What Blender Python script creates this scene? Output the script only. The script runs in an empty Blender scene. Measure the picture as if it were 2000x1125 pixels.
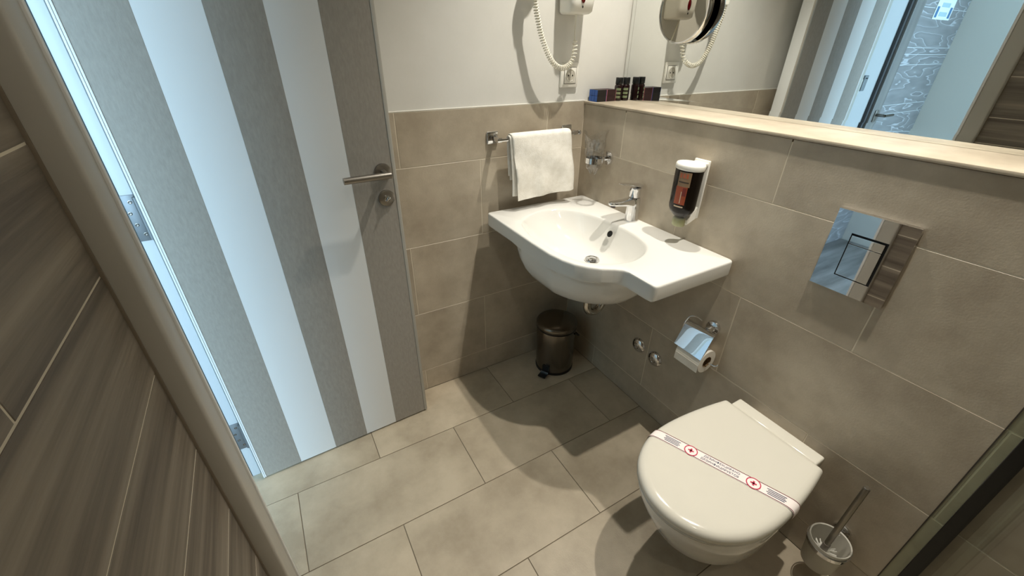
import bpy, bmesh, math, random
from mathutils import Vector, Matrix
PI = math.pi
random.seed(7)
scn = bpy.context.scene
COL = scn.collection

# ------------------------------------------------------------------ camera
cam_d = bpy.data.cameras.new('camera'); cam = bpy.data.objects.new('camera', cam_d); COL.objects.link(cam)
yaw, pit, roll = math.radians(30.2515), math.radians(30.1725), math.radians(0.559)
fw = Vector((math.sin(yaw)*math.cos(pit), math.cos(yaw)*math.cos(pit), -math.sin(pit)))
rt = fw.cross(Vector((0, 0, 1))).normalized(); up = rt.cross(fw)
r2 = rt*math.cos(roll)+up*math.sin(roll); u2 = -rt*math.sin(roll)+up*math.cos(roll)
mw = Matrix((r2, u2, -fw)).transposed().to_4x4(); mw.translation = Vector((-1.17425, -1.44002, 1.38538))
cam.matrix_world = mw
cam_d.sensor_width = 36; cam_d.lens = 812.17/2000*36; cam_d.clip_start = 0.01
scn.camera = cam

# ------------------------------------------------------------------ world, lights, exposure
w = bpy.data.worlds.new('world'); scn.world = w; w.use_nodes = True
w.node_tree.nodes['Background'].inputs[0].default_value = (0.55, 0.75, 1, 1)
w.node_tree.nodes['Background'].inputs[1].default_value = 0.25
def spot(name, loc, power, col, size=math.radians(125), blend=0.6, rad=0.03, aim=None):
    d = bpy.data.lights.new(name, 'SPOT'); o = bpy.data.objects.new(name, d); COL.objects.link(o)
    o.location = loc; d.energy = power; d.color = col; d.spot_size = size; d.spot_blend = blend; d.shadow_soft_size = rad
    return o
WARM = (1.0, 0.94, 0.83)
spot('ceiling_spot_lamp', (-0.17, -1.10, 2.42), 88, WARM, math.radians(88), 0.7, 0.016)
spot('ceiling_spot_lamp', (-0.12, -0.44, 2.42), 76, WARM, math.radians(94), 0.8, 0.016)
spot('ceiling_spot_lamp', (-1.12, -1.80, 2.42), 10, WARM, math.radians(150), 0.5, 0.02)
def area(name, loc, rot, sx, sy, power, col):
    d = bpy.data.lights.new(name, 'AREA'); o = bpy.data.objects.new(name, d); COL.objects.link(o)
    o.location = loc; o.rotation_euler = rot; d.shape = 'RECTANGLE'; d.size = sx; d.size_y = sy; d.energy = power; d.color = col
    return o
area('window_daylight', (-3.1, -3.45, 1.45), (math.radians(90), 0, 0), 2.4, 1.9, 215, (0.50, 0.78, 1.0))
vs = scn.view_settings
vs.view_transform = 'Standard'; vs.look = 'None'; vs.gamma = 1; vs.exposure = 0.0; vs.use_curve_mapping = False
cy = scn.cycles
cy.use_denoising = True; cy.max_bounces = 12; cy.diffuse_bounces = 6; cy.glossy_bounces = 8; cy.transmission_bounces = 10; cy.transparent_max_bounces = 12
cy.caustics_reflective = True; cy.blur_glossy = 0.6; cy.sample_clamp_indirect = 6

# ------------------------------------------------------------------ material helpers
def lin(c):
    return tuple((x/12.92 if x <= 0.04045 else ((x+0.055)/1.055)**2.4) for x in (v/255 for v in c))
def mat(name, rgb, rough=0.5, metal=0.0, **kw):
    m = bpy.data.materials.new(name); m.use_nodes = True
    b = m.node_tree.nodes['Principled BSDF']
    c = lin(rgb)
    b.inputs['Base Color'].default_value = (*c, 1); b.inputs['Roughness'].default_value = rough; b.inputs['Metallic'].default_value = metal
    for k, v in kw.items(): b.inputs[k].default_value = v
    return m
def nd(m, t, **kw):
    n = m.node_tree.nodes.new(t)
    for k, v in kw.items(): setattr(n, k, v)
    return n
def mottled(name, dark, light, scale=6, rough=0.45, stretch=(1, 1, 1), vary=0.12, bump=0.05, fine=90, coords='Object', spec=0.5, detail=8, lo=0.35, hi=0.65):
    """cement / cloth / wood like colour noise on object coordinates, a little different on every object"""
    m = mat(name, light, rough); b = m.node_tree.nodes['Principled BSDF']; L = m.node_tree.links.new
    tc = nd(m, 'ShaderNodeTexCoord'); oi = nd(m, 'ShaderNodeObjectInfo'); mp = nd(m, 'ShaderNodeMapping')
    mul = nd(m, 'ShaderNodeVectorMath', operation='SCALE'); mul.inputs[0].default_value = (13.7, 7.1, 5.3)
    L(oi.outputs['Random'], mul.inputs['Scale']); L(tc.outputs[coords], mp.inputs[0]); L(mul.outputs[0], mp.inputs[1])
    mp.inputs[3].default_value = stretch
    n1 = nd(m, 'ShaderNodeTexNoise'); n1.inputs['Scale'].default_value = scale; n1.inputs['Detail'].default_value = detail; n1.inputs['Roughness'].default_value = 0.62
    L(mp.outputs[0], n1.inputs['Vector'])
    cr = nd(m, 'ShaderNodeValToRGB'); cr.color_ramp.elements[0].position = lo; cr.color_ramp.elements[1].position = hi
    cr.color_ramp.elements[0].color = (*lin(dark), 1); cr.color_ramp.elements[1].color = (*lin(light), 1)
    L(n1.outputs[0], cr.inputs[0])
    hv = nd(m, 'ShaderNodeHueSaturation'); ma = nd(m, 'ShaderNodeMapRange')
    ma.inputs[3].default_value = 1-vary; ma.inputs[4].default_value = 1+vary
    L(oi.outputs['Random'], ma.inputs[0]); L(ma.outputs[0], hv.inputs['Value']); L(cr.outputs[0], hv.inputs['Color']); L(hv.outputs[0], b.inputs['Base Color'])
    n2 = nd(m, 'ShaderNodeTexNoise'); n2.inputs['Scale'].default_value = fine; n2.inputs['Detail'].default_value = 4; L(mp.outputs[0], n2.inputs['Vector'])
    bp = nd(m, 'ShaderNodeBump'); bp.inputs['Strength'].default_value = bump; bp.inputs['Distance'].default_value = 0.01
    L(n2.outputs[0], bp.inputs['Height']); L(bp.outputs[0], b.inputs['Normal'])
    b.inputs['Specular IOR Level'].default_value = spec
    return m
TILE = mottled('cement_tile', (164, 152, 134), (190, 179, 160), 7, 0.36, vary=0.04, bump=0.05, fine=220, lo=0.33, hi=0.67)
FLOORTILE = mottled('cement_floor_tile', (160, 147, 126), (192, 179, 157), 5, 0.45, vary=0.05, bump=0.05, fine=220, lo=0.33, hi=0.67)
WOODTILE = mottled('wood_look_tile', (82, 74, 65), (146, 136, 122), 9, 0.55, stretch=(1, 0.11, 3.2), vary=0.06, bump=0.12, fine=60, lo=0.30, hi=0.68)
GROUT = mat('light_grout', (218, 209, 190), 0.85)
FGROUT = mat('dark_grout', (122, 111, 95), 0.85)
PLASTER = mottled('white_plaster', (216, 215, 209), (224, 223, 218), 3, 0.7, vary=0, bump=0.02)
CEIL = mat('ceiling_paint', (238, 237, 232), 0.8)
CERAMIC = mat('white_ceramic', (220, 219, 214), 0.08, **{'Specular IOR Level': 0.5})
LIDPLASTIC = mat('cream_toilet_plastic', (216, 212, 200), 0.12)
CHROME = mat('chrome', (225, 225, 226), 0.02, 1.0)
STEEL = mat('brushed_steel', (160, 155, 148), 0.32, 1.0)
BINSTEEL = mat('bin_steel', (128, 122, 114), 0.2, 1.0)
BLACK = mat('black_plastic', (14, 14, 14), 0.35)
DARK = mat('dark_hole', (6, 6, 6), 0.6)
WHITEP = mat('white_plastic', (232, 230, 222), 0.3)
MIRROR = mat('mirror_silver', (236, 238, 236), 0.0, 1.0)
COSMIRROR = mat('cosmetic_mirror_face', (186, 182, 172), 0.02, 1.0)
FRAME = mat('painted_door_frame', (178, 175, 166), 0.4)
DOORWHITE = mat('white_door_laminate', (228, 230, 230), 0.42)
STRIPE = mottled('linen_laminate', (146, 140, 131), (160, 154, 145), 160, 0.6, stretch=(1, 1, 0.3), vary=0, bump=0.03, fine=300, lo=0.3, hi=0.7)
CORRW = mat('corridor_paint', (180, 182, 184), 0.7)
JAMBP = mat('jamb_paint', (196, 198, 200), 0.45)
GREYW = mat('corridor_grey_paint', (222, 222, 218), 0.7)
CORRFLOOR = mottled('corridor_laminate', (92, 90, 88), (150, 148, 146), 8, 0.4, stretch=(0.15, 1.5, 1), vary=0, bump=0.03)
FRAMEWOOD = mottled('grey_oak_frame', (104, 102, 100), (130, 127, 124), 12, 0.5, stretch=(1, 1, 0.08), vary=0.03)
TOWEL = mottled('terry_cloth', (232, 228, 218), (244, 241, 233), 40, 0.95, vary=0, bump=0.35, fine=420)
PAPER = mottled('tissue_paper', (232, 226, 214), (240, 236, 226), 20, 0.9, vary=0, bump=0.06, fine=150)
CARD = mat('cardboard_core', (120, 96, 66), 0.9)
CORD = mat('white_cord', (226, 222, 208), 0.35)
PIPE = mat('polished_pipe', (200, 198, 192), 0.12, 1.0)
def glassy(name, tint, rough=0.0, amount=0.92, ior=1.45, base=0.035):
    """thin see-through sheet: mostly transparent, fresnel gloss on top"""
    m = bpy.data.materials.new(name); m.use_nodes = True; nt = m.node_tree; nt.nodes.clear(); L = nt.links.new
    out = nd(m, 'ShaderNodeOutputMaterial'); tr = nd(m, 'ShaderNodeBsdfTransparent'); gl = nd(m, 'ShaderNodeBsdfGlossy'); mx = nd(m, 'ShaderNodeMixShader'); lw = nd(m, 'ShaderNodeLayerWeight'); pw = nd(m, 'ShaderNodeMath', operation='POWER'); fr = nd(m, 'ShaderNodeMath', operation='MULTIPLY_ADD')
    tr.inputs[0].default_value = (*[c*amount for c in tint], 1); gl.inputs['Roughness'].default_value = rough
    pw.inputs[1].default_value = 4.0; fr.inputs[1].default_value = ior; fr.inputs[2].default_value = base
    L(lw.outputs['Facing'], pw.inputs[0]); L(pw.outputs[0], fr.inputs[0]); L(fr.outputs[0], mx.inputs[0]); L(tr.outputs[0], mx.inputs[1]); L(gl.outputs[0], mx.inputs[2]); L(mx.outputs[0], out.inputs[0])
    return m
GLASS = glassy('shower_glass', (0.985, 1.0, 0.99), 0.0, 0.98, 0.25)
CUPGLASS = glassy('clear_tumbler', (1, 1, 1), 0.02, 0.96, 0.5)
BAGFILM = glassy('clear_film', (1, 1, 1), 0.10, 0.93, 0.7, 0.10)
FROST = mat('frosted_glass', (206, 202, 190), 0.4, 0.0)
FROST.node_tree.nodes['Principled BSDF'].inputs['Transmission Weight'].default_value = 0.25
BOTTLEM = mat('dark_brown_bottle', (20, 13, 9), 0.22, **{'Specular IOR Level': 0.25})

# ------------------------------------------------------------------ mesh helpers
class MB:
    def __init__(s): s.v = []; s.f = []
    def add(s, vs, fs):
        o = len(s.v); s.v += [tuple(v) for v in vs]; s.f += [tuple(i+o for i in f) for f in fs]; return s
    def bm(s, b):
        b.verts.ensure_lookup_table(); b.verts.index_update()
        s.add([v.co[:] for v in b.verts], [[v.index for v in f.verts] for f in b.faces]); b.free(); return s
    def box(s, lo, hi, bev=0.0, seg=2, rot=None, piv=None):
        b = bmesh.new(); bmesh.ops.create_cube(b, size=1)
        for v in b.verts:
            v.co = Vector([lo[i] + (v.co[i]+0.5)*(hi[i]-lo[i]) for i in range(3)])
        if bev > 0: bmesh.ops.bevel(b, geom=b.edges[:], offset=bev, segments=seg, profile=0.5, affect='EDGES')
        if rot is not None:
            p = Vector(piv) if piv else Vector([(lo[i]+hi[i])/2 for i in range(3)])
            for v in b.verts: v.co = p + rot @ (v.co-p)
        return s.bm(b)
    def lathe(s, prof, c=(0, 0, 0), axis=(0, 0, 1), n=32, sx=1, sy=1, close=False):
        """prof: (radius, height) pairs revolved about axis through c"""
        a = Vector(axis).normalized(); q = Vector((0, 0, 1)).rotation_difference(a).to_matrix(); c = Vector(c)
        vs = []; fs = []
        for r, h in prof:
            for k in range(n):
                t = 2*PI*k/n; vs.append(c + q @ Vector((r*sx*math.cos(t), r*sy*math.sin(t), h)))
        m = len(prof)
        for i in range(m-1 if not close else m):
            for k in range(n):
                i2 = (i+1) % m
                fs.append((i*n+k, i*n+(k+1) % n, i2*n+(k+1) % n, i2*n+k))
        if not close:
            if prof[0][0] > 1e-6: fs.append(tuple(range(n))[::-1])
            if prof[-1][0] > 1e-6: fs.append(tuple((m-1)*n+k for k in range(n)))
        return s.add(vs, fs)
    def tube(s, pts, r, n=10, caps=True):
        pts = [Vector(p) for p in pts]; vs = []; fs = []
        t0 = (pts[1]-pts[0]).normalized(); ref = Vector((0, 0, 1)) if abs(t0.z) < 0.9 else Vector((1, 0, 0))
        nrm = t0.cross(ref).normalized()
        for i, p in enumerate(pts):
            t = ((pts[min(i+1, len(pts)-1)]-pts[max(i-1, 0)])).normalized()
            nrm = (nrm - t*nrm.dot(t)).normalized(); bi = t.cross(nrm)
            rr = r[i] if isinstance(r, (list, tuple)) else r
            for k in range(n):
                a = 2*PI*k/n; vs.append(p + rr*(nrm*math.cos(a)+bi*math.sin(a)))
        for i in range(len(pts)-1):
            for k in range(n): fs.append((i*n+k, i*n+(k+1) % n, (i+1)*n+(k+1) % n, (i+1)*n+k))
        if caps: fs.append(tuple(range(n))[::-1]); fs.append(tuple((len(pts)-1)*n+k for k in range(n)))
        return s.add(vs, fs)
    def loft(s, rings, caps=True):
        n = len(rings[0]); vs = [p for r in rings for p in r]; fs = []
        for i in range(len(rings)-1):
            for k in range(n): fs.append((i*n+k, i*n+(k+1) % n, (i+1)*n+(k+1) % n, (i+1)*n+k))
        if caps: fs.append(tuple(range(n))[::-1]); fs.append(tuple((len(rings)-1)*n+k for k in range(n)))
        return s.add(vs, fs)
    def build(s, name, m, parent=None, smooth=40, loc=None):
        me = bpy.data.meshes.new(name); me.from_pydata(s.v, [], s.f); me.materials.append(m)
        b = bmesh.new(); b.from_mesh(me); bmesh.ops.remove_doubles(b, verts=b.verts, dist=1e-6); bmesh.ops.recalc_face_normals(b, faces=b.faces); b.to_mesh(me); b.free()
        if smooth:
            me.shade_smooth(); me.set_sharp_from_angle(angle=math.radians(smooth))
        o = bpy.data.objects.new(name, me); COL.objects.link(o)
        if parent is not None: o.parent = parent
        if loc is not None: o.location = loc
        return o
def tag(o, label, cat, group=None, kind=None):
    o['label'] = label; o['category'] = cat
    if group: o['group'] = group
    if kind: o['kind'] = kind
    return o
def thing(name, label, cat, loc=(0, 0, 0), group=None, kind=None, rz=0):
    o = bpy.data.objects.new(name, None); COL.objects.link(o); o.location = loc; o.rotation_euler = (0, 0, rz)
    o.empty_display_size = 0.05
    return tag(o, label, cat, group, kind)
def at(o, p):            # parts are modelled in world coordinates: place them under an empty that sits at p
    o.location = (-p[0], -p[1], -p[2]); return o
class T:
    """a thing whose parts are given in world coordinates"""
    def __init__(s, name, label, cat, loc, group=None, kind=None):
        s.p = loc; s.o = thing(name, label, cat, loc, group, kind)
    def part(s, name, mb, m, smooth=40, parent=None, label=None):
        o = mb.build(name, m, parent if parent is not None else s.o, smooth)
        if parent is None: at(o, s.p)
        if label: o['label'] = label
        return o
def sweep(p0, p1, k): return Vector(p0).lerp(Vector(p1), k)
def smoothpath(pts, n=8):
    """Catmull-Rom through pts"""
    P = [Vector(p) for p in pts]; P = [2*P[0]-P[1]]+P+[2*P[-1]-P[-2]]; out = []
    for i in range(1, len(P)-2):
        for k in range(n):
            t = k/n; a, b, c, d = P[i-1], P[i], P[i+1], P[i+2]
            out.append(0.5*((2*b)+(c-a)*t+(2*a-5*b+4*c-d)*t*t+(3*b-a-3*c+d)*t**3))
    return out+[P[-2]]

# ------------------------------------------------------------------ tiling
_tm = {}
def tile(parent, axis, u0, u1, v0, v1, front, m, thick=0.008, gap=0.0033, jit=0.0004):
    """axis: 'x' tile faces -x (u=y,v=z); 'X' faces +x; 'y' faces -y (u=x,v=z); 'z' faces up (u=x,v=y)"""
    w, h = round(abs(u1-u0)-gap, 4), round(abs(v1-v0)-gap, 4)
    if w < 0.012 or h < 0.012: return
    key = (axis, w, h, m.name)
    if key not in _tm:
        t = thick
        lo, hi = {'x': ((0, -w/2, -h/2), (t, w/2, h/2)), 'X': ((-t, -w/2, -h/2), (0, w/2, h/2)),
                  'y': ((-w/2, 0, -h/2), (w/2, t, h/2)), 'z': ((-w/2, -h/2, -t), (w/2, h/2, 0))}[axis]
        b = bmesh.new(); bmesh.ops.create_cube(b, size=1)
        for v in b.verts: v.co = Vector([lo[i]+(v.co[i]+0.5)*(hi[i]-lo[i]) for i in range(3)])
        fr = {'x': lambda e: all(v.co.x < 1e-6 for v in e.verts), 'X': lambda e: all(v.co.x > -1e-6 for v in e.verts),
              'y': lambda e: all(v.co.y < 1e-6 for v in e.verts), 'z': lambda e: all(v.co.z > -1e-6 for v in e.verts)}[axis]
        bmesh.ops.bevel(b, geom=[e for e in b.edges if fr(e)], offset=0.0004, segments=1, affect='EDGES')
        me = bpy.data.meshes.new('tile'); b.to_mesh(me); b.free(); me.materials.append(m); _tm[key] = me
    o = bpy.data.objects.new('tile', _tm[key]); COL.objects.link(o); o.parent = parent
    uc, vc = (u0+u1)/2, (v0+v1)/2; f = front + random.uniform(-jit, jit)
    o.location = {'x': (f, uc, vc), 'X': (f, uc, vc), 'y': (uc, f, vc), 'z': (uc, vc, f)}[axis]
def rows(parent, axis, vb, ua, ub, joints, front, m, **kw):
    """vb: course boundaries; joints(i) -> list of joint u for course i"""
    for i in range(len(vb)-1):
        js = sorted([j for j in joints(i) if ua < j < ub]); cut = [ua]+js+[ub]
        for a, b in zip(cut[:-1], cut[1:]): tile(parent, axis, a, b, vb[i], vb[i+1], front, m, **kw)

COURSES = [0.0, 0.112, 0.4145, 0.717, 1.0175, 1.197]
ZC = 2.45      # ceiling
YS = -2.3      # shower end
XL = -1.40     # left wall face
XM = 0.187     # mirror face

# floor
fl = MB().box((-1.56, YS, -0.06), (0.01, 0.008, -0.0025)).build('floor', FGROUT, smooth=0)
tag(fl, 'beige cement tile bathroom floor laid in running bond', 'floor', kind='structure')
fb = [-2.056, -1.758, -1.46, -1.161, -0.863, -0.568, -0.27, 0.0]
def fj(i):
    odd = (7-1-i) % 2     # 0 = the row against the back wall
    return [(-0.478 if odd == 0 else -0.172)-0.5985*k for k in range(-1, 4)]
rows(fl, 'z', fb, -1.56, 0.0, fj, 0.0, FLOORTILE, thick=0.01, jit=0.0002, gap=0.0027)
rows(fl, 'z', [YS, -2.056], -1.56, 0.0, lambda i: [-0.478, -1.0765], 0.0, FLOORTILE, thick=0.01)

# right wall: tiled below, ledge, mirror recess above
wr = MB().box((0.0009, YS, 0.0), (0.34, 0.0, 1.180)).box((XM+0.006, YS, 1.17), (0.34, 0.0, ZC)).build('wall_right', GROUT, smooth=0)
tag(wr, 'beige tiled wall below the long mirror, behind sink and toilet', 'wall', kind='structure')
def rj(i): return [(-0.238 if i % 2 == 0 else -0.548)-0.603*k for k in range(0, 5)]
rows(wr, 'x', COURSES[:-1]+[1.188], YS, 0.0, rj, 0.0, TILE)
# back wall
wb = MB().box((-1.56, 0.0009, 0.0), (XM+0.15, 0.15, 1.1965)).build('wall_back', GROUT, smooth=0)
tag(wb, 'back wall, beige tiles below and white plaster above', 'wall', kind='structure')
rows(wb, 'y', COURSES, -1.40, 0.0, lambda i: [(-0.18 if i % 2 == 0 else -0.477)-0.603*k for k in range(0, 3)], 0.0, TILE)
up_ = MB().box((-1.56, 0.004, 1.1965), (XM+0.15, 0.15, ZC)).build('plaster', PLASTER, wb, smooth=0); up_['label'] = 'white painted plaster above the tiles'
bd = MB().box((-1.40, 0.0, 1.1965), (-0.001, 0.006, 1.2005), 0.001).build('edge_bead', WHITEP, wb); bd['label'] = 'thin white bead on top of the tiles'
# ledge below the mirror
ld = MB().box((-0.0055, YS, 1.188), (XM+0.02, 0.0, 1.197), 0.0015).build('trim_1', TILE, smooth=30)
tag(ld, 'pale tiled ledge running under the long mirror', 'ledge', kind='structure')
# left wall, wood look planks
wl = MB().box((-1.56, YS, 0.0), (XL-0.0009, -0.745, ZC)).build('wall_left', GROUT, smooth=0)
tag(wl, 'dark brown wood-look tiled wall beside the door frame', 'wall', kind='structure')
zb = [0.0, 0.11]+[0.11+0.1683*k for k in range(1, 14)]+[ZC]
zb = [z for z in zb if z < ZC-0.03]+[ZC]
def lj(i): return [(-1.04, -1.34, -1.64)[(7-i) % 3]-0.9*k for k in range(-1, 3)]
rows(wl, 'X', zb, YS, -0.747, lj, XL, WOODTILE)
# shower end wall, ceiling
ws = MB().box((-1.56, YS-0.1, 0), (0.34, YS, ZC)).build('wall_front', TILE, smooth=0); tag(ws, 'tiled shower end wall behind the viewer', 'wall', kind='structure')
ce = MB().box((-4.8, -3.7, ZC), (0.4, 0.3, ZC+0.08)).build('ceiling', CEIL, smooth=0); tag(ce, 'white painted ceiling', 'ceiling', kind='structure')

# corridor beyond the doorway (seen in the mirror)
cf = MB().box((-4.8, -3.7, -0.06), (-1.56, 0.2, -0.001)).build('floor_corridor', CORRFLOOR, smooth=0); tag(cf, 'brown corridor floor beyond the bathroom door', 'floor', kind='structure')
cw = MB().box((-4.8, 0.0, 0), (-1.56, 0.15, ZC)).build('wall_corridor', CORRW, smooth=0); tag(cw, 'white corridor wall holding the light switches', 'wall', kind='structure')
gw = MB().box((-3.0, -1.15, 0), (-2.90, 0.0, ZC)).build('wall_corridor_end', GREYW, smooth=0); tag(gw, 'pale grey corridor wall beside the wooden entrance door', 'wall', kind='structure')

# door frame of the bathroom doorway
tr = T('trim_2', 'pale painted near casing of the bathroom doorway', 'door frame', (XL, -0.71, 0), kind='structure')
tr.part('casing', MB().box((-1.405, -0.755, 0), (-1.366, -0.693, 2.12), 0.006, 3), FRAME)
tr.part('casing_lip', MB().box((-1.42, -0.6935, 0), (-1.3640, -0.684, 2.10), 0.001), DOORWHITE)  # whiter than the casing: daylight caught on the inner edge, put into colour
tr.part('jamb', MB().box((-1.565, -0.745, 0), (-1.42, -0.700, 2.06), 0.001), FRAME)
tr.part('caulk_line', MB().box((-1.4035, -0.7572, 0), (-1.396, -0.7545, 2.12), 0.001), FGROUT)
tr2 = T('trim_3', 'pale hinge side jamb of the bathroom doorway', 'door frame', (XL, -0.1, 0), kind='structure')
tr2.part('jamb', MB().box((-1.505, -0.118, 0.0), (-1.478, 0.0, 2.06), 0.003), JAMBP)
tr2.part('gasket', MB().box((-1.526, -0.1165, 0.0), (-1.5052, 0.0, 2.06), 0.002), mat('grey_gasket', (72, 76, 72), 0.6), label='grey rubber gasket')
tr2.part('shadow_gap_strip', MB().box((-1.4778, -0.112, 0.0), (-1.4712, -0.0985, 2.06), 0.001), mat('shadow_gap_dark', (34, 38, 40), 0.6), label='dark seal strip coloured as the shadow gap beside the door')  # near-black strip paints the shadow gap between jamb and door
tr2.part('jamb_stop', MB().box((-1.57, -0.122, 0.0), (-1.5262, 0.0, 2.06), 0.003), FRAME)
tr2.part('rebate', MB().box((-1.478, -0.098, 0.0), (-1.40, 0.0, 2.06), 0.001), FRAME)
tr3 = MB().box((-1.565, -0.755, 2.06), (-1.376, 0.0, 2.14), 0.002).box((-1.56, -0.745, 2.14), (-1.40, 0.0, ZC)).build('trim_4', FRAME); tag(tr3, 'head of the bathroom door frame', 'door frame', kind='structure')
HINGE = mat('dull_hinge_steel', (128, 130, 132), 0.5, 0.7)
for hz, nm in ((1.005, 'hinge'), (0.21, 'hinge')):
    hp = tr2.part('hinge', MB().box((-1.5045, -0.1205, hz-0.06), (-1.478, -0.1175, hz+0.06), 0.0012).lathe([(0.0055, -0.055), (0.0055, 0.055)], (-1.4765, -0.1265, hz), n=12), HINGE, label='steel hinge leaf')
    for dx, dz in ((-0.004, 0.042), (-0.013, 0.014), (-0.010, -0.016), (-0.001, -0.042)):
        x = -1.486+dx
        MB().lathe([(0.0045, -0.0008), (0.0045, 0.0), (0.003, 0.0003), (0.0012, -0.0004)], (x, -0.1208, hz+dz), (0, -1, 0), 12).build('screw', BINSTEEL, hp)

# ------------------------------------------------------------------ bathroom door, striped
dr = thing('door_1', 'striped grey and white bathroom door standing open', 'door', (-1.459, -0.148, 0.008), kind='structure', rz=math.atan2(0.0255, 0.616))
W = 0.616
MB().box((-0.010, 0.002, 0.0), (W+0.012, 0.060, 2.03), 0.002).build('leaf', DOORWHITE, dr)
bs = [0, 0.118, 0.246, 0.367, 0.489, W]
for i in range(5):
    o = MB().box((bs[i], -0.0015 if i % 2 == 0 else -0.001, 0.0), (bs[i+1], 0.003, 2.03), 0.0004, 1).build('stripe', STRIPE if i % 2 == 0 else DOORWHITE, dr)
    o['label'] = 'grey linen-textured vertical stripe' if i % 2 == 0 else 'white vertical stripe'
MB().box((W+0.0005, -0.003, 0), (W+0.012, 0.006, 2.03), 0.0015).build('edge_lip', FRAME, dr)['label'] = 'cream edge strip on the latch side'
MB().box((-0.010, -0.004, 0), (-0.0055, 0.004, 2.03), 0.001).build('edge_lip', DOORWHITE, dr)['label'] = 'white double edge strip on the hinge side'
MB().box((-0.005, -0.003, 0), (-0.0005, 0.004, 2.03), 0.001).build('edge_lip', DOORWHITE, dr)['label'] = 'white double edge strip on the hinge side'
MB().box((W+0.0115, 0.024, 1.01), (W+0.013, 0.040, 1.06), 0.0003).build('latch_plate', STEEL, dr)
hx, hz = 0.585, 1.040
ro = MB().lathe([(0.024, 0), (0.026, 0.003), (0.025, 0.008), (0.019, 0.010), (0.012, 0.010)], (hx, -0.0015, hz), (0, -1, 0), 32).build('handle_rosette', STEEL, dr)
MB().tube(smoothpath([(hx, -0.004, hz), (hx, -0.045, hz), (hx, -0.052, hz)], 4), 0.009, 14).build('handle_neck', STEEL, ro)
MB().tube([(hx+0.010, -0.055, hz), (hx-0.128, -0.055, hz)], 0.0098, 18).build('lever', STEEL, ro)
kr = MB().lathe([(0.024, 0), (0.026, 0.003), (0.025, 0.007), (0.020, 0.009)], (hx, -0.0015, hz-0.082), (0, -1, 0), 32).build('lock_rosette', STEEL, dr)
MB().lathe([(0.010, 0.008), (0.010, 0.013), (0.008, 0.014)], (hx, -0.0015, hz-0.082), (0, -1, 0), 20).box((hx-0.0025, -0.024, hz-0.091), (hx+0.0025, -0.014, hz-0.073), 0.001, rot=Matrix.Rotation(math.radians(35), 3, 'Y')).build('thumb_turn', CHROME, kr)

# ------------------------------------------------------------------ entrance door, switches, notice (seen through the mirror)
WOODDOOR = mat('limed_oak', (100, 100, 104), 0.45); 
def _wd():
    m = WOODDOOR; L = m.node_tree.links.new; b = m.node_tree.nodes['Principled BSDF']
    tc = nd(m, 'ShaderNodeTexCoord'); mp = nd(m, 'ShaderNodeMapping'); mp.inputs[3].default_value = (0.9, 1, 5)
    n0 = nd(m, 'ShaderNodeTexNoise'); n0.inputs['Scale'].default_value = 1.4; n0.inputs['Detail'].default_value = 3; L(tc.outputs['Object'], mp.inputs[0]); L(mp.outputs[0], n0.inputs['Vector'])
    wv = nd(m, 'ShaderNodeMath', operation='MULTIPLY'); wv.inputs[1].default_value = 11; L(n0.outputs[0], wv.inputs[0])
    fr = nd(m, 'ShaderNodeMath', operation='FRACT'); L(wv.outputs[0], fr.inputs[0])
    cr = nd(m, 'ShaderNodeValToRGB'); e = cr.color_ramp.elements
    e[0].position = 0.0; e[0].color = (*lin((184, 186, 192)), 1); e[1].position = 0.12; e[1].color = (*lin((138, 138, 140)), 1)
    x = e.new(0.93); x.color = (*lin((122, 122, 124)), 1); x = e.new(1.0); x.color = (*lin((184, 186, 192)), 1)
    L(fr.outputs[0], cr.inputs[0]); L(cr.outputs[0], b.inputs['Base Color'])
_wd()
d2 = T('door_2', 'limed grey wooden entrance door in the corridor, seen in the mirror', 'door', (-2.4, 0, 0), kind='structure')
zz = [0.005, 0.33, 0.74, 0.99, 1.05, 1.30, 1.36, 1.40, 1.62, 2.05]
for a, b in zip(zz[:-1], zz[1:]):
    d2.part('plank', MB().box((-2.90, -0.022, a+0.001), (-2.20, 0.0, b-0.001), 0.002, 1), WOODDOOR)
WHITELINE = mat('white_inlay', (206, 210, 214), 0.5)
for a in zz[1:-1]:
    d2.part('inlay_strip', MB().box((-2.90, -0.0205, a-0.0045), (-2.20, -0.002, a+0.0045)), WHITELINE, 0)
d2.part('frame', MB().box((-2.198, -0.035, 0), (-2.075, 0.0, 2.12), 0.004), FRAMEWOOD)
d2.part('frame_gap_line', MB().box((-2.075, -0.02, 0), (-2.05, 0.0, 2.12), 0.002), mat('frame_shadow_gap', (60, 60, 62), 0.6))  # dark strip painted in for the shaded gap beside the frame
hd = d2.part('handle_plate', MB().box((-2.152, -0.043, 0.955), (-2.116, -0.035, 1.03), 0.002), STEEL)
o = MB().tube(smoothpath([(-2.134, -0.04, 1.0), (-2.134, -0.085, 1.0), (-2.145, -0.092, 1.0), (-2.25, -0.092, 1.0)], 5), 0.009, 12).build('lever', BINSTEEL, hd)
o2 = d2.part('lock_plate', MB().box((-2.152, -0.043, 0.885), (-2.116, -0.035, 0.925), 0.002), BINSTEEL)
sw = T('light_switch', 'white double light switch on the corridor wall, seen in the mirror', 'switch', (-1.88, 0, 1.18))
sw.part('frame', MB().box((-1.845, -0.008, 1.135), (-1.765, 0.0, 1.225), 0.003), WHITEP)
sw.part('rocker', MB().box((-1.832, -0.012, 1.148), (-1.778, -0.006, 1.212), 0.002), WHITEP)
s2 = T('light_switch', 'single white light switch nearest the bathroom door, seen in the mirror', 'switch', (-1.8, 0, 1.18))
s2.part('frame', MB().box((-1.762, -0.008, 1.135), (-1.682, 0.0, 1.225), 0.003), WHITEP)
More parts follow.
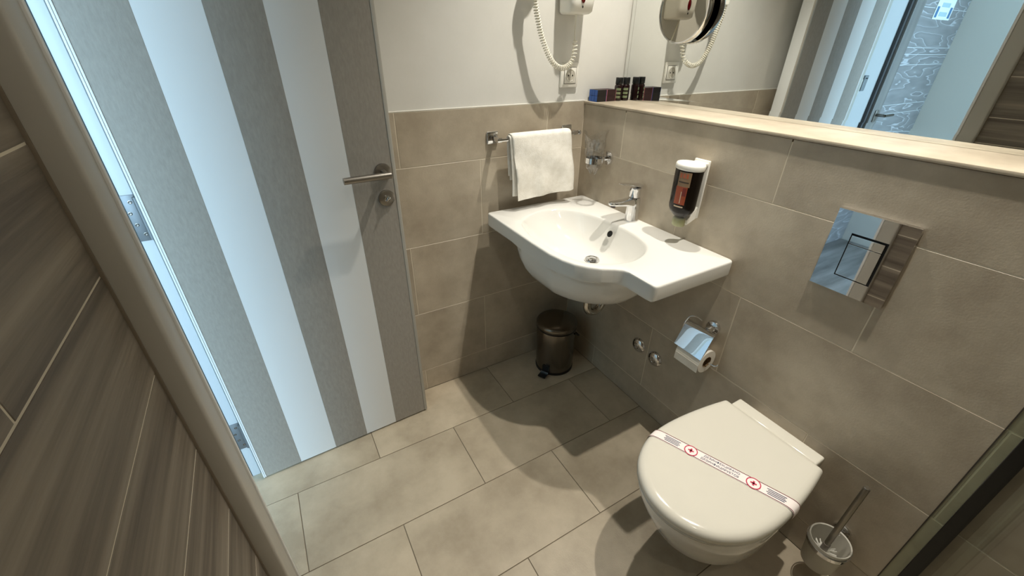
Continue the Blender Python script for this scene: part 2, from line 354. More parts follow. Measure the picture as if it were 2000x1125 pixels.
s2.part('rocker', MB().box((-1.749, -0.012, 1.148), (-1.695, -0.006, 1.212), 0.002), WHITEP)
kc = T('key_card_holder', 'dark key card holder on the corridor wall, seen in the mirror', 'card holder', (-2.02, 0, 1.2))
kc.part('body', MB().box((-1.895, -0.012, 1.155), (-1.85, 0.0, 1.245), 0.003), mat('grey_card_holder', (120, 126, 130), 0.4))
kc.part('slot', MB().box((-1.885, -0.0135, 1.225), (-1.86, -0.0115, 1.232)), DARK, 0)
NOTW = mat('notice_paper', (226, 234, 232), 0.5); NOTB = mat('notice_blue', (70, 116, 160), 0.5); NOTL = mat('notice_print', (168, 196, 206), 0.5)
nt_ = T('door_notice', 'white notice sheet with blue corner marks on the entrance door', 'notice', (-2.72, -0.022, 1.6))
nt_.part('sheet', MB().box((-2.66, -0.0245, 1.56), (-2.40, -0.0225, 1.86), 0.0), NOTW, 0)
for x in (-2.43, -2.63):
    for z in (1.60, 1.72, 1.81): nt_.part('printed_mark', MB().box((x-0.016, -0.0255, z-0.03), (x+0.016, -0.0244, z+0.03)), NOTB, 0)
for z in (1.59, 1.64, 1.69, 1.75, 1.80): nt_.part('printed_line', MB().box((-2.59, -0.0255, z-0.012), (-2.47, -0.0244, z+0.012)), NOTL, 0)

# ------------------------------------------------------------------ wall mirror with bevelled edge
BV = 0.0245
mr = T('wall_mirror', 'large frameless wall mirror with faceted edge above the ledge', 'mirror', (XM, -0.7, 1.2))
ZB, ZT, YA, YB = 1.1975, 2.3, -0.004, -2.2
mr.part('mirror_glass', MB().box((XM, YB, ZB+BV), (XM+0.005, YA-BV*0.8, ZT)), MIRROR, 0)
tl = math.tan(math.radians(2.0))*BV
mr.part('bevel', MB().add([(XM-0.0, YB, ZB), (XM-0.0, YA-BV*0.8, ZB), (XM+tl, YA-BV*0.8, ZB+BV), (XM+tl, YB, ZB+BV), (XM+0.006, YB, ZB), (XM+0.006, YA-BV*0.8, ZB), (XM+0.006, YA-BV*0.8, ZB+BV), (XM+0.006, YB, ZB+BV)],
        [(0, 1, 2, 3), (4, 7, 6, 5), (0, 4, 5, 1), (0, 3, 7, 4), (1, 5, 6, 2)]), MIRROR, 0, label='faceted bottom edge')
tl2 = math.tan(math.radians(2.5))*BV*0.8
mr.part('bevel', MB().add([(XM+tl2, YA, ZB), (XM, YA-BV*0.8+0.0008, ZB), (XM, YA-BV*0.8+0.0008, ZT), (XM+tl2, YA, ZT), (XM+0.006, YA, ZB), (XM+0.006, YA-BV*0.8+0.0008, ZB), (XM+0.006, YA-BV*0.8+0.0008, ZT), (XM+0.006, YA, ZT)],
        [(0, 1, 2, 3), (4, 7, 6, 5), (0, 4, 5, 1), (0, 3, 7, 4), (3, 2, 6, 7)]), MIRROR, 0, label='faceted side edge')

# round cosmetic mirror on the wall mirror
cm = T('cosmetic_mirror', 'round chrome-rimmed cosmetic mirror mounted on the wall mirror', 'mirror', (XM, -0.283, 1.497))
cc = (XM, -0.283, 1.499)
cm.part('rim', MB().lathe([(0.100, 0.016), (0.1025, 0.018), (0.1025, 0.036), (0.101, 0.039), (0.097, 0.039), (0.096, 0.036)], cc, (-1, 0, 0), 64).lathe([(0.0, 0.015), (0.100, 0.016)], cc, (-1, 0, 0), 64), CHROME)
cm.part('mirror_face', MB().lathe([(0.0965, 0.030), (0.0965, 0.0365), (0.0, 0.0365)], cc, (-1, 0, 0), 64), COSMIRROR)
cm.part('mount', MB().lathe([(0.03, 0.0005), (0.03, 0.008), (0.012, 0.010), (0.012, 0.017)], cc, (-1, 0, 0), 32), CHROME)

# ------------------------------------------------------------------ washbasin
def roundpoly(P, r, n=5):
    out = []; m = len(P)
    for i in range(m):
        a, b, c = Vector(P[i-1]), Vector(P[i]), Vector(P[(i+1) % m])
        d1, d2 = (a-b), (c-b); ang = d1.angle(d2)
        if ang > math.radians(150): out.append(b); continue
        k = min(r, d1.length*0.4, d2.length*0.4); p, q = b+d1.normalized()*k, b+d2.normalized()*k
        for j in range(n+1):
            t = j/n; out.append((1-t)**2*p+2*t*(1-t)*b+t*t*q)
    return out
ZS = 0.82
OUT = roundpoly([(-0.001, -0.040), (-0.476, -0.040), (-0.4765, -0.36), (-0.474, -0.470), (-0.464, -0.526), (-0.448, -0.570), (-0.425, -0.604), (-0.396, -0.632), (-0.366, -0.651), (-0.347, -0.668), (-0.341, -0.690), (-0.341, -0.789), (-0.001, -0.789)], 0.016)
RIM = [(-0.414, -0.209), (-0.378, -0.170), (-0.333, -0.143), (-0.26, -0.126), (-0.199, -0.150), (-0.147, -0.209), (-0.121, -0.284), (-0.115, -0.36), (-0.114, -0.437), (-0.125, -0.501), (-0.148, -0.561), (-0.185, -0.600), (-0.237, -0.626), (-0.293, -0.632), (-0.361, -0.607), (-0.415, -0.556), (-0.439, -0.480), (-0.445, -0.379), (-0.439, -0.290)]
CB = Vector((-0.28, -0.38)); DRN = Vector((-0.212, -0.382))
def rayhit(P, c, th):
    d = Vector((math.cos(th), math.sin(th))); best = 0
    for i in range(len(P)):
        a, b = Vector(P[i]), Vector(P[(i+1) % len(P)]); e = b-a; den = d.x*e.y-d.y*e.x
        if abs(den) < 1e-12: continue
        t = ((a-c).x*e.y-(a-c).y*e.x)/den; s = ((a-c).x*d.y-(a-c).y*d.x)/den
        if t > 0 and -1e-6 <= s <= 1+1e-6: best = max(best, t)
    return best
RIMS = [p.xy for p in [Vector((q[0], q[1])) for q in smoothpath([(x, y, 0) for x, y in RIM]+[(RIM[0][0], RIM[0][1], 0)], 5)]]
ths = [2*PI*k/120 for k in range(120)]+[math.atan2(p.y-CB.y, p.x-CB.x) % (2*PI) for p in OUT]
ths = sorted(ths); ths = [t for i, t in enumerate(ths) if i == 0 or t-ths[i-1] > 0.004]
def ringpts(fn): return [fn(t) for t in ths]
def basin_rings():
    R = []
    for s in (0.10, 0.16, 0.24, 0.34, 0.46, 0.58, 0.70, 0.80, 0.88, 0.94, 0.98, 1.0):
        def fn(t, s=s):
            rr = rayhit(RIMS, CB, t); rim = CB+rr*Vector((math.cos(t), math.sin(t))); c = DRN.lerp(CB, s**2.0)
            p = DRN+(rim-DRN)*s
            z = 0.694+(ZS-0.005-0.694)*(0.14*s+0.86*s**3.6)
            return (p.x, p.y, z)
        R.append(ringpts(fn))
    def rimo(t, k, z):
        rr = rayhit(RIMS, CB, t)+k; ro = rayhit(OUT, CB, t); rr = min(rr, ro-0.008); p = CB+rr*Vector((math.cos(t), math.sin(t))); return (p.x, p.y, z)
    R.append(ringpts(lambda t: rimo(t, 0.003, ZS-0.0022))); R.append(ringpts(lambda t: rimo(t, 0.008, ZS)))
    cu = Vector((-0.262, -0.380))
    def rb(t):
        ex = 1/math.sqrt((math.cos(t)/0.222)**2+(math.sin(t)/0.290)**2); q = cu+ex*Vector((math.cos(t), math.sin(t)))
        th = math.atan2(q.y-CB.y, q.x-CB.x); lim = rayhit(OUT, CB, th)-0.0008; d = (q-CB).length
        return CB+(q-CB)*(min(d, lim)/d)
    def free(t):          # 0 where the bowl wall is the front edge itself, 1 on the open shelf
        p = rb(t); lim = rayhit(OUT, CB, t); return min(1, max(0, (lim-(p-CB).length-0.001)/0.02))
    for k, z in ((0.007, ZS), (0.003, ZS-0.001), (0.0008, ZS-0.0035), (0.0, ZS-0.008), (0.0, 0.776)):
        R.append(ringpts(lambda t, k=k, z=z: (*(CB+(rayhit(OUT, CB, t)-k)*Vector((math.cos(t), math.sin(t)))), z)))
    for k, z in ((0.001, 0.7715), (0.005, 0.7675)):
        R.append(ringpts(lambda t, k=k, z=z: (*(CB+(rayhit(OUT, CB, t)-k*free(t)-0.0004)*Vector((math.cos(t), math.sin(t)))), z)))
    for k, z in ((1.0, 0.7655), (0.992, 0.748), (0.965, 0.718), (0.91, 0.688), (0.82, 0.658), (0.68, 0.634), (0.50, 0.619), (0.30, 0.611), (0.12, 0.609)):
        R.append(ringpts(lambda t, k=k, z=z: (*(cu+(rb(t)-cu)*k), z)))
    return R
ws_ = T('washbasin', 'white ceramic wall-hung washbasin with an offset oval bowl', 'washbasin', (0, -0.41, 0.77))
ws_.part('basin', MB().loft(basin_rings()), CERAMIC, 50)
_dr = ws_.part('drain', MB().lathe([(0.012, -0.004), (0.020, -0.004), (0.0235, 0.0035), (0.0255, 0.0045), (0.0275, 0.003), (0.029, 0.0)], (DRN.x, DRN.y, 0.6985), n=32), CHROME)
ws_.part('drain_plug', MB().lathe([(0.0, 0.008), (0.012, 0.0075), (0.0165, 0.005), (0.017, 0.001), (0.006, -0.006)], (DRN.x, DRN.y, 0.6985), n=32), CHROME, parent=_dr)
ws_.part('overflow_hole', MB().lathe([(0.011, 0.0), (0.0125, 0.0015), (0.010, 0.002), (0.0085, 0.0), (0.0, -0.001)], (-0.1385, -0.382, 0.7865), (-0.85, 0, 0.5), 24), DARK)

tp = T('basin_tap', 'chrome single-lever mixer tap on the washbasin', 'tap', (-0.038, -0.378, ZS))
tx, ty = -0.038, -0.378
tp.part('body', MB().lathe([(0.025, 0), (0.0255, 0.002), (0.0245, 0.006), (0.0235, 0.03), (0.0225, 0.06), (0.0225, 0.086), (0.0215, 0.089), (0.0205, 0.0905)], (tx, ty, ZS), n=36), CHROME)
def ov(cx, cy, z, a, b, n=20): return [(cx+a*math.cos(2*PI*k/n), cy+b*math.sin(2*PI*k/n), z) for k in range(n)]
sp = []
for x, z, h, wd in ((-0.030, 0.894, 0.020, 0.019), (-0.055, 0.894, 0.017, 0.0195), (-0.085, 0.8965, 0.012, 0.0195), (-0.115, 0.899, 0.009, 0.019), (-0.14, 0.901, 0.0075, 0.017), (-0.152, 0.902, 0.006, 0.012), (-0.157, 0.902, 0.003, 0.005)):
    sp.append([(x, ty+wd*(abs(math.cos(a))**0.7)*(1 if math.cos(a) > 0 else -1), z+h*(abs(math.sin(a))**0.7)*(1 if math.sin(a) > 0 else -1)) for a in [2*PI*k/20 for k in range(20)]])
_sp = tp.part('spout', MB().loft(sp), CHROME, 50)
tp.part('aerator', MB().lathe([(0.009, 0), (0.009, 0.006)], (-0.138, ty, 0.889), n=20), mat('aerator', (60, 50, 60), 0.4), parent=_sp)
tp.part('cartridge', MB().lathe([(0.0195, 0.0), (0.0205, 0.002), (0.0205, 0.032), (0.018, 0.034)], (tx, ty, ZS+0.092), n=30), CHROME)
lv = []
for x, z, h, wd in ((-0.014, 0.947, 0.010, 0.014), (-0.022, 0.952, 0.0085, 0.0205), (-0.045, 0.956, 0.006, 0.021), (-0.072, 0.9625, 0.004, 0.019), (-0.098, 0.967, 0.0025, 0.0165), (-0.116, 0.9695, 0.0018, 0.011), (-0.12, 0.970, 0.001, 0.005)):
    lv.append([(x, ty+wd*math.cos(a), z+h*math.sin(a)) for a in [2*PI*k/20 for k in range(20)]])
tp.part('lever', MB().loft(lv), CHROME, 50)
# waste trap under the basin
st = T('waste_trap', 'chrome waste pipe and trap under the washbasin', 'pipe', (-0.2, -0.38, 0.6))
st.part('pipe', MB().tube(smoothpath([(-0.205, -0.378, 0.606), (-0.205, -0.378, 0.52), (-0.203, -0.378, 0.478), (-0.188, -0.378, 0.457), (-0.166, -0.378, 0.451), (-0.144, -0.378, 0.457), (-0.128, -0.378, 0.478), (-0.122, -0.378, 0.500), (-0.105, -0.378, 0.515), (-0.002, -0.378, 0.515)], 6), 0.016, 16), PIPE)
st.part('collar', MB().lathe([(0.021, 0), (0.021, 0.03)], (-0.205, -0.378, 0.535), n=8), PIPE)
st.part('wall_rosette', MB().lathe([(0.034, 0.0008), (0.034, 0.006), (0.018, 0.016)], (0, -0.378, 0.515), (-1, 0, 0), 28), PIPE)

# ------------------------------------------------------------------ toilet
YT = -1.096
HW = [(-0.096, 0.1475), (-0.15, 0.158), (-0.219, 0.168), (-0.285, 0.174), (-0.347, 0.175), (-0.394, 0.170), (-0.436, 0.160), (-0.48, 0.1385), (-0.51, 0.115), (-0.535, 0.084), (-0.552, 0.048), (-0.559, 0.018)]
LID = [(x, YT+h) for x, h in HW]+[(x, YT-h) for x, h in HW[::-1]]
_l = [Vector((p.x, p.y)) for p in smoothpath([(x, y, 0) for x, y in LID], 3)]
_rp = roundpoly([tuple(p) for p in _l], 0.016, 4)
LIDP = []
for p in _rp:
    if not LIDP or (p-LIDP[-1]).length > 0.002: LIDP.append(p)
CL = Vector((-0.33, YT))
def lidring(z, off=0.0, sx=1.0, sy=1.0):
    out = []
    for b in LIDP:
        d = b-CL; p = CL+d*(1+off/d.length); out.append((p.x*sx, YT+(p.y-YT)*sy, z))
    return out
def dens(r): return r
wc = T('toilet', 'white wall-hung toilet with a closed cream lid', 'toilet', (0, YT, 0.1))
bowl = []
for z, sx, sy, off in ((0.085, 0.56, 0.54, -0.03), (0.10, 0.66, 0.66, -0.018), (0.15, 0.78, 0.79, -0.010), (0.22, 0.875, 0.89, -0.008), (0.28, 0.925, 0.94, -0.007), (0.33, 0.97, 0.975, -0.006), (0.365, 0.99, 0.99, -0.005), (0.384, 0.995, 0.995, -0.006), (0.388, 0.99, 0.99, -0.012)):
    r = lidring(z, off, sx, sy)
    r = [(min(p[0], 0) if abs(p[0]) > 0.1 else p[0], p[1], p[2]) for p in r]
    bowl.append(dens(r))
wc.part('bowl', MB().loft(bowl), CERAMIC, 60)
wc.part('bowl_back', MB().box((-0.14, YT-0.118, 0.13), (-0.001, YT+0.118, 0.386), 0.03, 4), CERAMIC, 60)
wc.part('seat', MB().loft([dens(lidring(z, o)) for z, o in ((0.389, -0.010), (0.391, -0.004), (0.398, -0.001), (0.402, -0.004))]), LIDPLASTIC, 50)
lidp = [(0.4035, -0.006), (0.4045, -0.001), (0.408, 0.0), (0.416, -0.001), (0.422, -0.004), (0.4265, -0.009), (0.4292, -0.016), (0.4305, -0.026), (0.4312, -0.05)]
wc.part('lid', MB().loft([dens(lidring(z, o)) for z, o in lidp]), LIDPLASTIC, 60)
wc.part('hinge_block', MB().box((-0.098, YT-0.128, 0.388), (-0.052, YT+0.128, 0.423), 0.006, 3), LIDPLASTIC)

# paper sanitary strip across the lid
STRIPW = mat('strip_paper', (246, 236, 232), 0.45); STRIPR = mat('strip_red', (196, 52, 84), 0.5); STRIPL = mat('strip_line', (112, 40, 54), 0.5); STRIPI = mat('strip_ink', (66, 72, 104), 0.6)
e1 = Vector((0.364, -0.931)).normalized(); e2 = Vector((-e1.y, e1.x)); C1 = Vector((-0.363, -1.03)); C2 = Vector((-0.306, -1.176))
if e2.x < 0: e2 = -e2
SW_ = 0.0165; ZL = 0.4318
LD = [Vector((p[0], p[1])) for p in dens(lidring(0))]
def tend(off, sgn):
    th = math.atan2(e1.y*sgn, e1.x*sgn); return rayhit(LD, C1+e2*off, th)*sgn
def strip_surface(o0, o1, lift, ts=None, name_=None):
    """ribbon between offsets o0,o1 that drops over both lid edges"""
    offs = [o0+(o1-o0)*k/4 for k in range(5)] if abs(o1-o0) > 0.008 else [o0, o1]
    rowsv = []
    for o in offs:
        a, b = tend(o, -1), tend(o, 1); row = []
        prof = [(0.0025, -0.034), (0.002, -0.022), (0.0012, -0.016), (-0.0008, -0.0105), (-0.004, -0.0062), (-0.010, -0.0030), (-0.018, -0.0012), (-0.03, -0.0003)]
        for d, dz in prof: q = C1+e2*o+e1*(a-d); row.append((q.x, q.y, ZL+dz+lift))
        for k in range(1, 8): q = C1+e2*o+e1*((a+0.03)+(b-a-0.06)*k/8); row.append((q.x, q.y, ZL+lift))
        for d, dz in prof[::-1]: q = C1+e2*o+e1*(b+d); row.append((q.x, q.y, ZL+dz+lift))
        rowsv.append(row)
    n = len(rowsv[0]); mb = MB(); vs_ = [p for r in rowsv for p in r]
    mb.add(vs_, [(i*n+k, i*n+k+1, (i+1)*n+k+1, (i+1)*n+k) for i in range(len(rowsv)-1) for k in range(n-1)])
    return mb
ss = T('sanitary_strip', 'white paper strip with red edges wrapped over the toilet lid', 'paper strip', (-0.335, -1.1, 0.43))
ss.part('band', strip_surface(-SW_, SW_, 0.0002), STRIPW, 60)
for o in (-SW_+0.0012, SW_-0.0022):
    ss.part('edge_line', strip_surface(o, o+0.0019, 0.0006), STRIPL, 60, label='dark red printed edge line')
for c in (C1, C2):
    cv = (c.x, c.y, ZL+0.0005)
    ss.part('badge_disc', MB().lathe([(0.0165, 0.0002), (0.0, 0.0003)], cv, n=40), STRIPW, 0)
    g = ss.part('badge_ring', MB().lathe([(0.0150, 0.0005), (0.0175, 0.0005), (0.0175, 0.0009), (0.0150, 0.0009)], cv, n=40, close=True), STRIPR, 0, label='red ring with a cross')
    cr_ = MB(); a3, b3 = Vector((*e1, 0)), Vector((*e2, 0))
    for u, v in ((0.0075, 0.0024), (0.0024, 0.0075)):
        q = [Vector(cv)+a3*su*u+b3*sv*v+Vector((0, 0, 0.0008)) for su, sv in ((-1, -1), (1, -1), (1, 1), (-1, 1))]; cr_.add(q, [(0, 1, 2, 3)])
    ss.part('badge_cross', cr_, STRIPR, 0, parent=g)
def text_part(T_, body, size, pos, xa, ya, m, name='lettering', align='CENTER'):
    cu = bpy.data.curves.new('lettering', 'FONT'); cu.body = body; cu.size = size; cu.align_x = align; cu.align_y = 'CENTER'; cu.resolution_u = 2
    to = bpy.data.objects.new('lettering_src', cu); COL.objects.link(to)
    dg = bpy.context.evaluated_depsgraph_get(); me = bpy.data.meshes.new_from_object(to.evaluated_get(dg)); bpy.data.objects.remove(to); bpy.data.curves.remove(cu)
    X, Y = Vector(xa).normalized(), Vector(ya).normalized(); Z = X.cross(Y)
    mm = Matrix((X, Y, Z)).transposed().to_4x4(); mm.translation = Vector(pos); me.transform(mm); me.materials.clear(); me.materials.append(m)
    o = bpy.data.objects.new(name, me); COL.objects.link(o); o.parent = T_.o; at(o, T_.p); return o
mid = (C1+C2)/2
for k, (tx_, sh) in enumerate((('ДЕЗИНФЕКЦИРАНО', 0.0058), ('ДЕЗИНФИЦИРУЕТСЯ', -0.0058))):
    q = mid+e2*sh+e1*(0.0 if k == 0 else -0.003); text_part(ss, tx_, 0.0092, (q.x, q.y, ZL+0.0012), (*e1, 0), (*e2, 0), STRIPI)
for base, sgn in ((C1, -1), (C2, 1)):
    for k, sh in enumerate((0.0075, 0.0025, -0.0025, -0.0075)):
        q = base+e1*sgn*0.052+e2*sh
        v = [Vector((q.x, q.y, ZL+0.0009))+Vector((*e1, 0))*a*(0.022-0.003*(k % 2))+Vector((*e2, 0))*b*0.0009 for a, b in ((-1, -1), (1, -1), (1, 1), (-1, 1))]
        ss.part('printed_line', MB().add(v, [(0, 1, 2, 3)]), STRIPI, 0)

# ------------------------------------------------------------------ flush plate
fp = T('flush_plate', 'square chrome flush plate on the wall above the toilet', 'flush plate', (0, -1.084, 0.93))
y0, y1, z0, z1 = -1.004, -1.163, 0.857, 1.056
fy0, fy1, fz0, fz1 = -1.048, -1.124, 0.898, 1.008
pl = MB()
F = -0.0105
for lo, hi in (((F, y1, z0), (-0.0005, y0, fz0)), ((F, y1, fz1), (-0.0005, y0, z1)), ((F, y1, fz0), (-0.0005, fy1, fz1)), ((F, fy0, fz0), (-0.0005, y0, fz1))): pl.box(lo, hi)
fp.part('plate', pl, CHROME, 0)
fp.part('plate_rim', MB().box((F-0.0003, y1-0.0006, z1), (-0.0005, y0+0.0006, z1+0.0015)).box((F-0.0003, y1-0.0015, z0), (-0.0005, y1, z1)), CHROME, 0)
fp.part('recess', MB().box((-0.004, fy1, fz0), (-0.001, fy0, fz1)), DARK, 0)
zs = 0.981
fp.part('flush_button', MB().box((-0.0085, fy1+0.0062, fz0+0.0012), (-0.003, fy0-0.0012, zs-0.0006), 0.0006), CHROME, 0, label='large lower button')
fp.part('flush_button', MB().box((-0.0085, fy1+0.0062, zs+0.0006), (-0.003, fy0-0.0012, fz1-0.0058), 0.0006), CHROME, 0, label='narrow upper button')

# ------------------------------------------------------------------ angle valve covers
for y, z, lab in ((-0.500, 0.297, 'round chrome wall cap under the basin, nearer the corner'), (-0.592, 0.288, 'round chrome wall cap nearer the paper holder')):
    vv = T('valve_cover', lab, 'valve cover', (0, y, z), group='chrome caps on the right wall')
    _vd = vv.part('dome', MB().lathe([(0.033, 0.0006), (0.034, 0.003), (0.031, 0.009), (0.022, 0.014), (0.012, 0.015), (0.009, 0.012)], (0, y, z), (-1, 0, 0), 36), CHROME)
    vv.part('screw', MB().lathe([(0.009, 0.011), (0.0085, 0.0165), (0.0, 0.017)], (0, y, z), (-1, 0, 0), 20), CHROME, parent=_vd)

# ------------------------------------------------------------------ toilet paper holder and roll
RC = Vector((-0.0455, -0.777, 0.462))
ph = T('paper_holder', 'chrome toilet paper holder with a curved cover flap', 'paper holder', (0, -0.78, 0.57))
ph.part('rosette', MB().lathe([(0.025, 0.0006), (0.0255, 0.004), (0.023, 0.010), (0.012, 0.013), (0.011, 0.034), (0.009, 0.037)], (0, -0.788, 0.568), (-1, 0, 0), 32), CHROME)
ph.part('arm_block', MB().box((-0.052, -0.80, 0.545), (-0.03, -0.755, 0.566), 0.003).tube([(-0.036, -0.788, 0.568), (-0.036, -0.76, 0.556)], 0.007, 12), CHROME)
ph.part('wire_arm', MB().tube(smoothpath([(-0.030, -0.758, 0.588), (-0.038, -0.742, 0.596), (-0.046, -0.722, 0.588), (-0.056, -0.7135, 0.555), (-0.052, -0.7125, 0.51), (-0.0455, -0.7135, 0.478), (-0.0455, -0.722, 0.4645), (-0.0455, -0.78, 0.4645), (-0.0455, -0.850, 0.4645), (-0.040, -0.862, 0.474)], 6), 0.0026, 10), CHROME)
cvp = [(-0.030, 0.566), (-0.038, 0.572), (-0.046, 0.571), (-0.054, 0.562), (-0.070, 0.527), (-0.0865, 0.490), (-0.0875, 0.487)]
cvp = [(p.x, p.y) for p in smoothpath([(x, z, 0) for x, z in cvp], 4)]
ya_, yb_ = -0.716, -0.826
vs_ = [(x, y, z) for x, z in cvp for y in (ya_, yb_)]; n_ = len(cvp)
off_ = [(x+0.0008, y, z-0.0009) for x, y, z in vs_]
fcs = [(2*i, 2*i+1, 2*i+3, 2*i+2) for i in range(n_-1)]+[(2*n_+2*i, 2*n_+2*i+2, 2*n_+2*i+3, 2*n_+2*i+1) for i in range(n_-1)]
fcs += [(2*i, 2*i+2, 2*n_+2*i+2, 2*n_+2*i) for i in range(n_-1)]+[(2*i+1, 2*n_+2*i+1, 2*n_+2*i+3, 2*i+3) for i in range(n_-1)]+[(0, 2*n_, 2*n_+1, 1), (2*n_-2, 2*n_-1, 4*n_-1, 4*n_-2)]
ph.part('cover_flap', MB().add(vs_+off_, fcs), CHROME, 30)
rl = T('toilet_roll', 'white toilet paper roll hanging in the chrome holder', 'toilet roll', tuple(RC))
rl.part('paper', MB().lathe([(0.0205, -0.048), (0.0425, -0.048), (0.043, -0.0475), (0.043, 0.0475), (0.0425, 0.048), (0.0205, 0.048)], RC, (0, 1, 0), 48, close=True), PAPER)
rl.part('core', MB().lathe([(0.0195, -0.0488), (0.0205, -0.0488), (0.0205, 0.0488), (0.0195, 0.0488)], RC, (0, 1, 0), 32, close=True), CARD)
rl.part('loose_sheet', MB().box((RC.x-0.0442, RC.y-0.0475, 0.432), (RC.x-0.0432, RC.y+0.0475, RC.z)), PAPER, 0)

# ------------------------------------------------------------------ toilet brush
bc = Vector((-0.072, -1.327, 0.0))
tb = T('toilet_brush_holder', 'frosted glass toilet brush cup in a chrome wall ring', 'brush holder', (bc.x, bc.y, 0.09))
tb.part('cup', MB().lathe([(0.0, 0.095), (0.036, 0.095), (0.041, 0.10), (0.0475, 0.17), (0.0505, 0.202), (0.0495, 0.204), (0.0465, 0.202), (0.043, 0.165), (0.037, 0.104), (0.0, 0.102)], (bc.x, bc.y, 0), n=40), FROST, 50)
tb.part('ring', MB().lathe([(0.0500, 0.180), (0.0525, 0.180), (0.0538, 0.193), (0.0510, 0.193)], (bc.x, bc.y, 0), n=40, close=True).box((-0.027, bc.y-0.006, 0.184), (-0.006, bc.y+0.006, 0.195), 0.001), CHROME)
tb.part('rosette', MB().lathe([(0.022, 0.0005), (0.0225, 0.004), (0.02, 0.008), (0.008, 0.010)], (0, bc.y, 0.19), (-1, 0, 0), 28), CHROME)
br = T('toilet_brush', 'toilet brush with steel handle standing in the frosted cup', 'brush', (bc.x, bc.y, 0.11))
hb, ht = Vector((bc.x-0.004, bc.y+0.002, 0.135)), Vector((-0.060, -1.3255, 0.425))
_bh = br.part('handle', MB().tube([hb.lerp(ht, 0.16), ht.lerp(hb, 0.01), ht], [0.0078, 0.0078, 0.0066], 18), STEEL)
br.part('handle_tip', MB().tube([ht, ht+Vector((0, 0, 0.002))], 0.0055, 14), CHROME, parent=_bh)
br.part('neck', MB().tube([hb, hb.lerp(ht, 0.17)], 0.0088, 16), mat('grey_neck', (120, 112, 104), 0.4))
bri = MB(); rnd = random.Random(3)
for k in range(170):
    a = rnd.uniform(0, 2*PI); z = rnd.uniform(0.108, 0.158); r = rnd.uniform(0.022, 0.032); c0 = hb.lerp(ht, 0.0); c0 = Vector((c0.x, c0.y, z))
    d = Vector((math.cos(a), math.sin(a), rnd.uniform(0.0, 0.5))); bri.tube([c0+d*0.006, c0+d*r], 0.0013, 4)
b_ = br.part('bristles', bri, mat('white_bristle', (250, 248, 240), 0.5), 0); b_['kind'] = 'stuff'

# ------------------------------------------------------------------ pedal bin
bx, by = -0.168, -0.142
pb = T('pedal_bin', 'small steel pedal bin with dark lid under the washbasin', 'bin', (bx, by, 0))
pb.part('body', MB().lathe([(0.090, 0.012), (0.0905, 0.016), (0.0935, 0.235), (0.0925, 0.24)], (bx, by, 0), n=56), BINSTEEL)
pb.part('base_ring', MB().lathe([(0.088, 0.0005), (0.0925, 0.0015), (0.0925, 0.012), (0.089, 0.014)], (bx, by, 0), n=48), BLACK)
pb.part('collar', MB().lathe([(0.0935, 0.236), (0.096, 0.237), (0.096, 0.2425), (0.0935, 0.244)], (bx, by, 0), n=48, close=True), BLACK)
lp = pb.part('lid', MB().lathe([(0.0955, 0.244), (0.0965, 0.246), (0.0965, 0.262), (0.0945, 0.2655), (0.085, 0.270), (0.06, 0.275), (0.03, 0.2775), (0.0, 0.278)], (bx, by, 0), n=56), BINSTEEL)
ub = (Vector((-0.88, -0.48, 0))).normalized(); uo = Vector((-ub.y, ub.x, 0))
def obox(c, u, hu, hv, z0, z1):
    v = Vector((-u.y, u.x, 0)); return [c+u*a*hu+v*b*hv+Vector((0, 0, z)) for z in (z0, z1) for a, b in ((-1, -1), (1, -1), (1, 1), (-1, 1))]
cf_ = [(0, 3, 2, 1), (4, 5, 6, 7), (0, 1, 5, 4), (1, 2, 6, 5), (2, 3, 7, 6), (3, 0, 4, 7)]
c0 = Vector((bx, by, 0))
pb.part('pedal_housing', MB().add(obox(c0+ub*0.092, ub, 0.004, 0.017, 0.004, 0.050), cf_), BLACK, 0)
_pd = pb.part('pedal', MB().add(obox(c0+ub*0.116, ub, 0.021, 0.019, 0.012, 0.018), cf_), BLACK, 0)
pb.part('pedal_bar', MB().add(obox(c0+ub*0.104, ub, 0.0018, 0.0195, 0.018, 0.024), cf_), CHROME, 0, parent=_pd)
pb.part('carry_handle', MB().tube(smoothpath([c0+uo*-0.0965+Vector((0, 0, 0.225)), c0+uo*-0.103+ub*-0.03+Vector((0, 0, 0.20)), c0+ub*-0.103+Vector((0, 0, 0.175)), c0+uo*0.103+ub*-0.03+Vector((0, 0, 0.20)), c0+uo*0.0965+Vector((0, 0, 0.225))], 8), 0.0032, 8), BLACK)

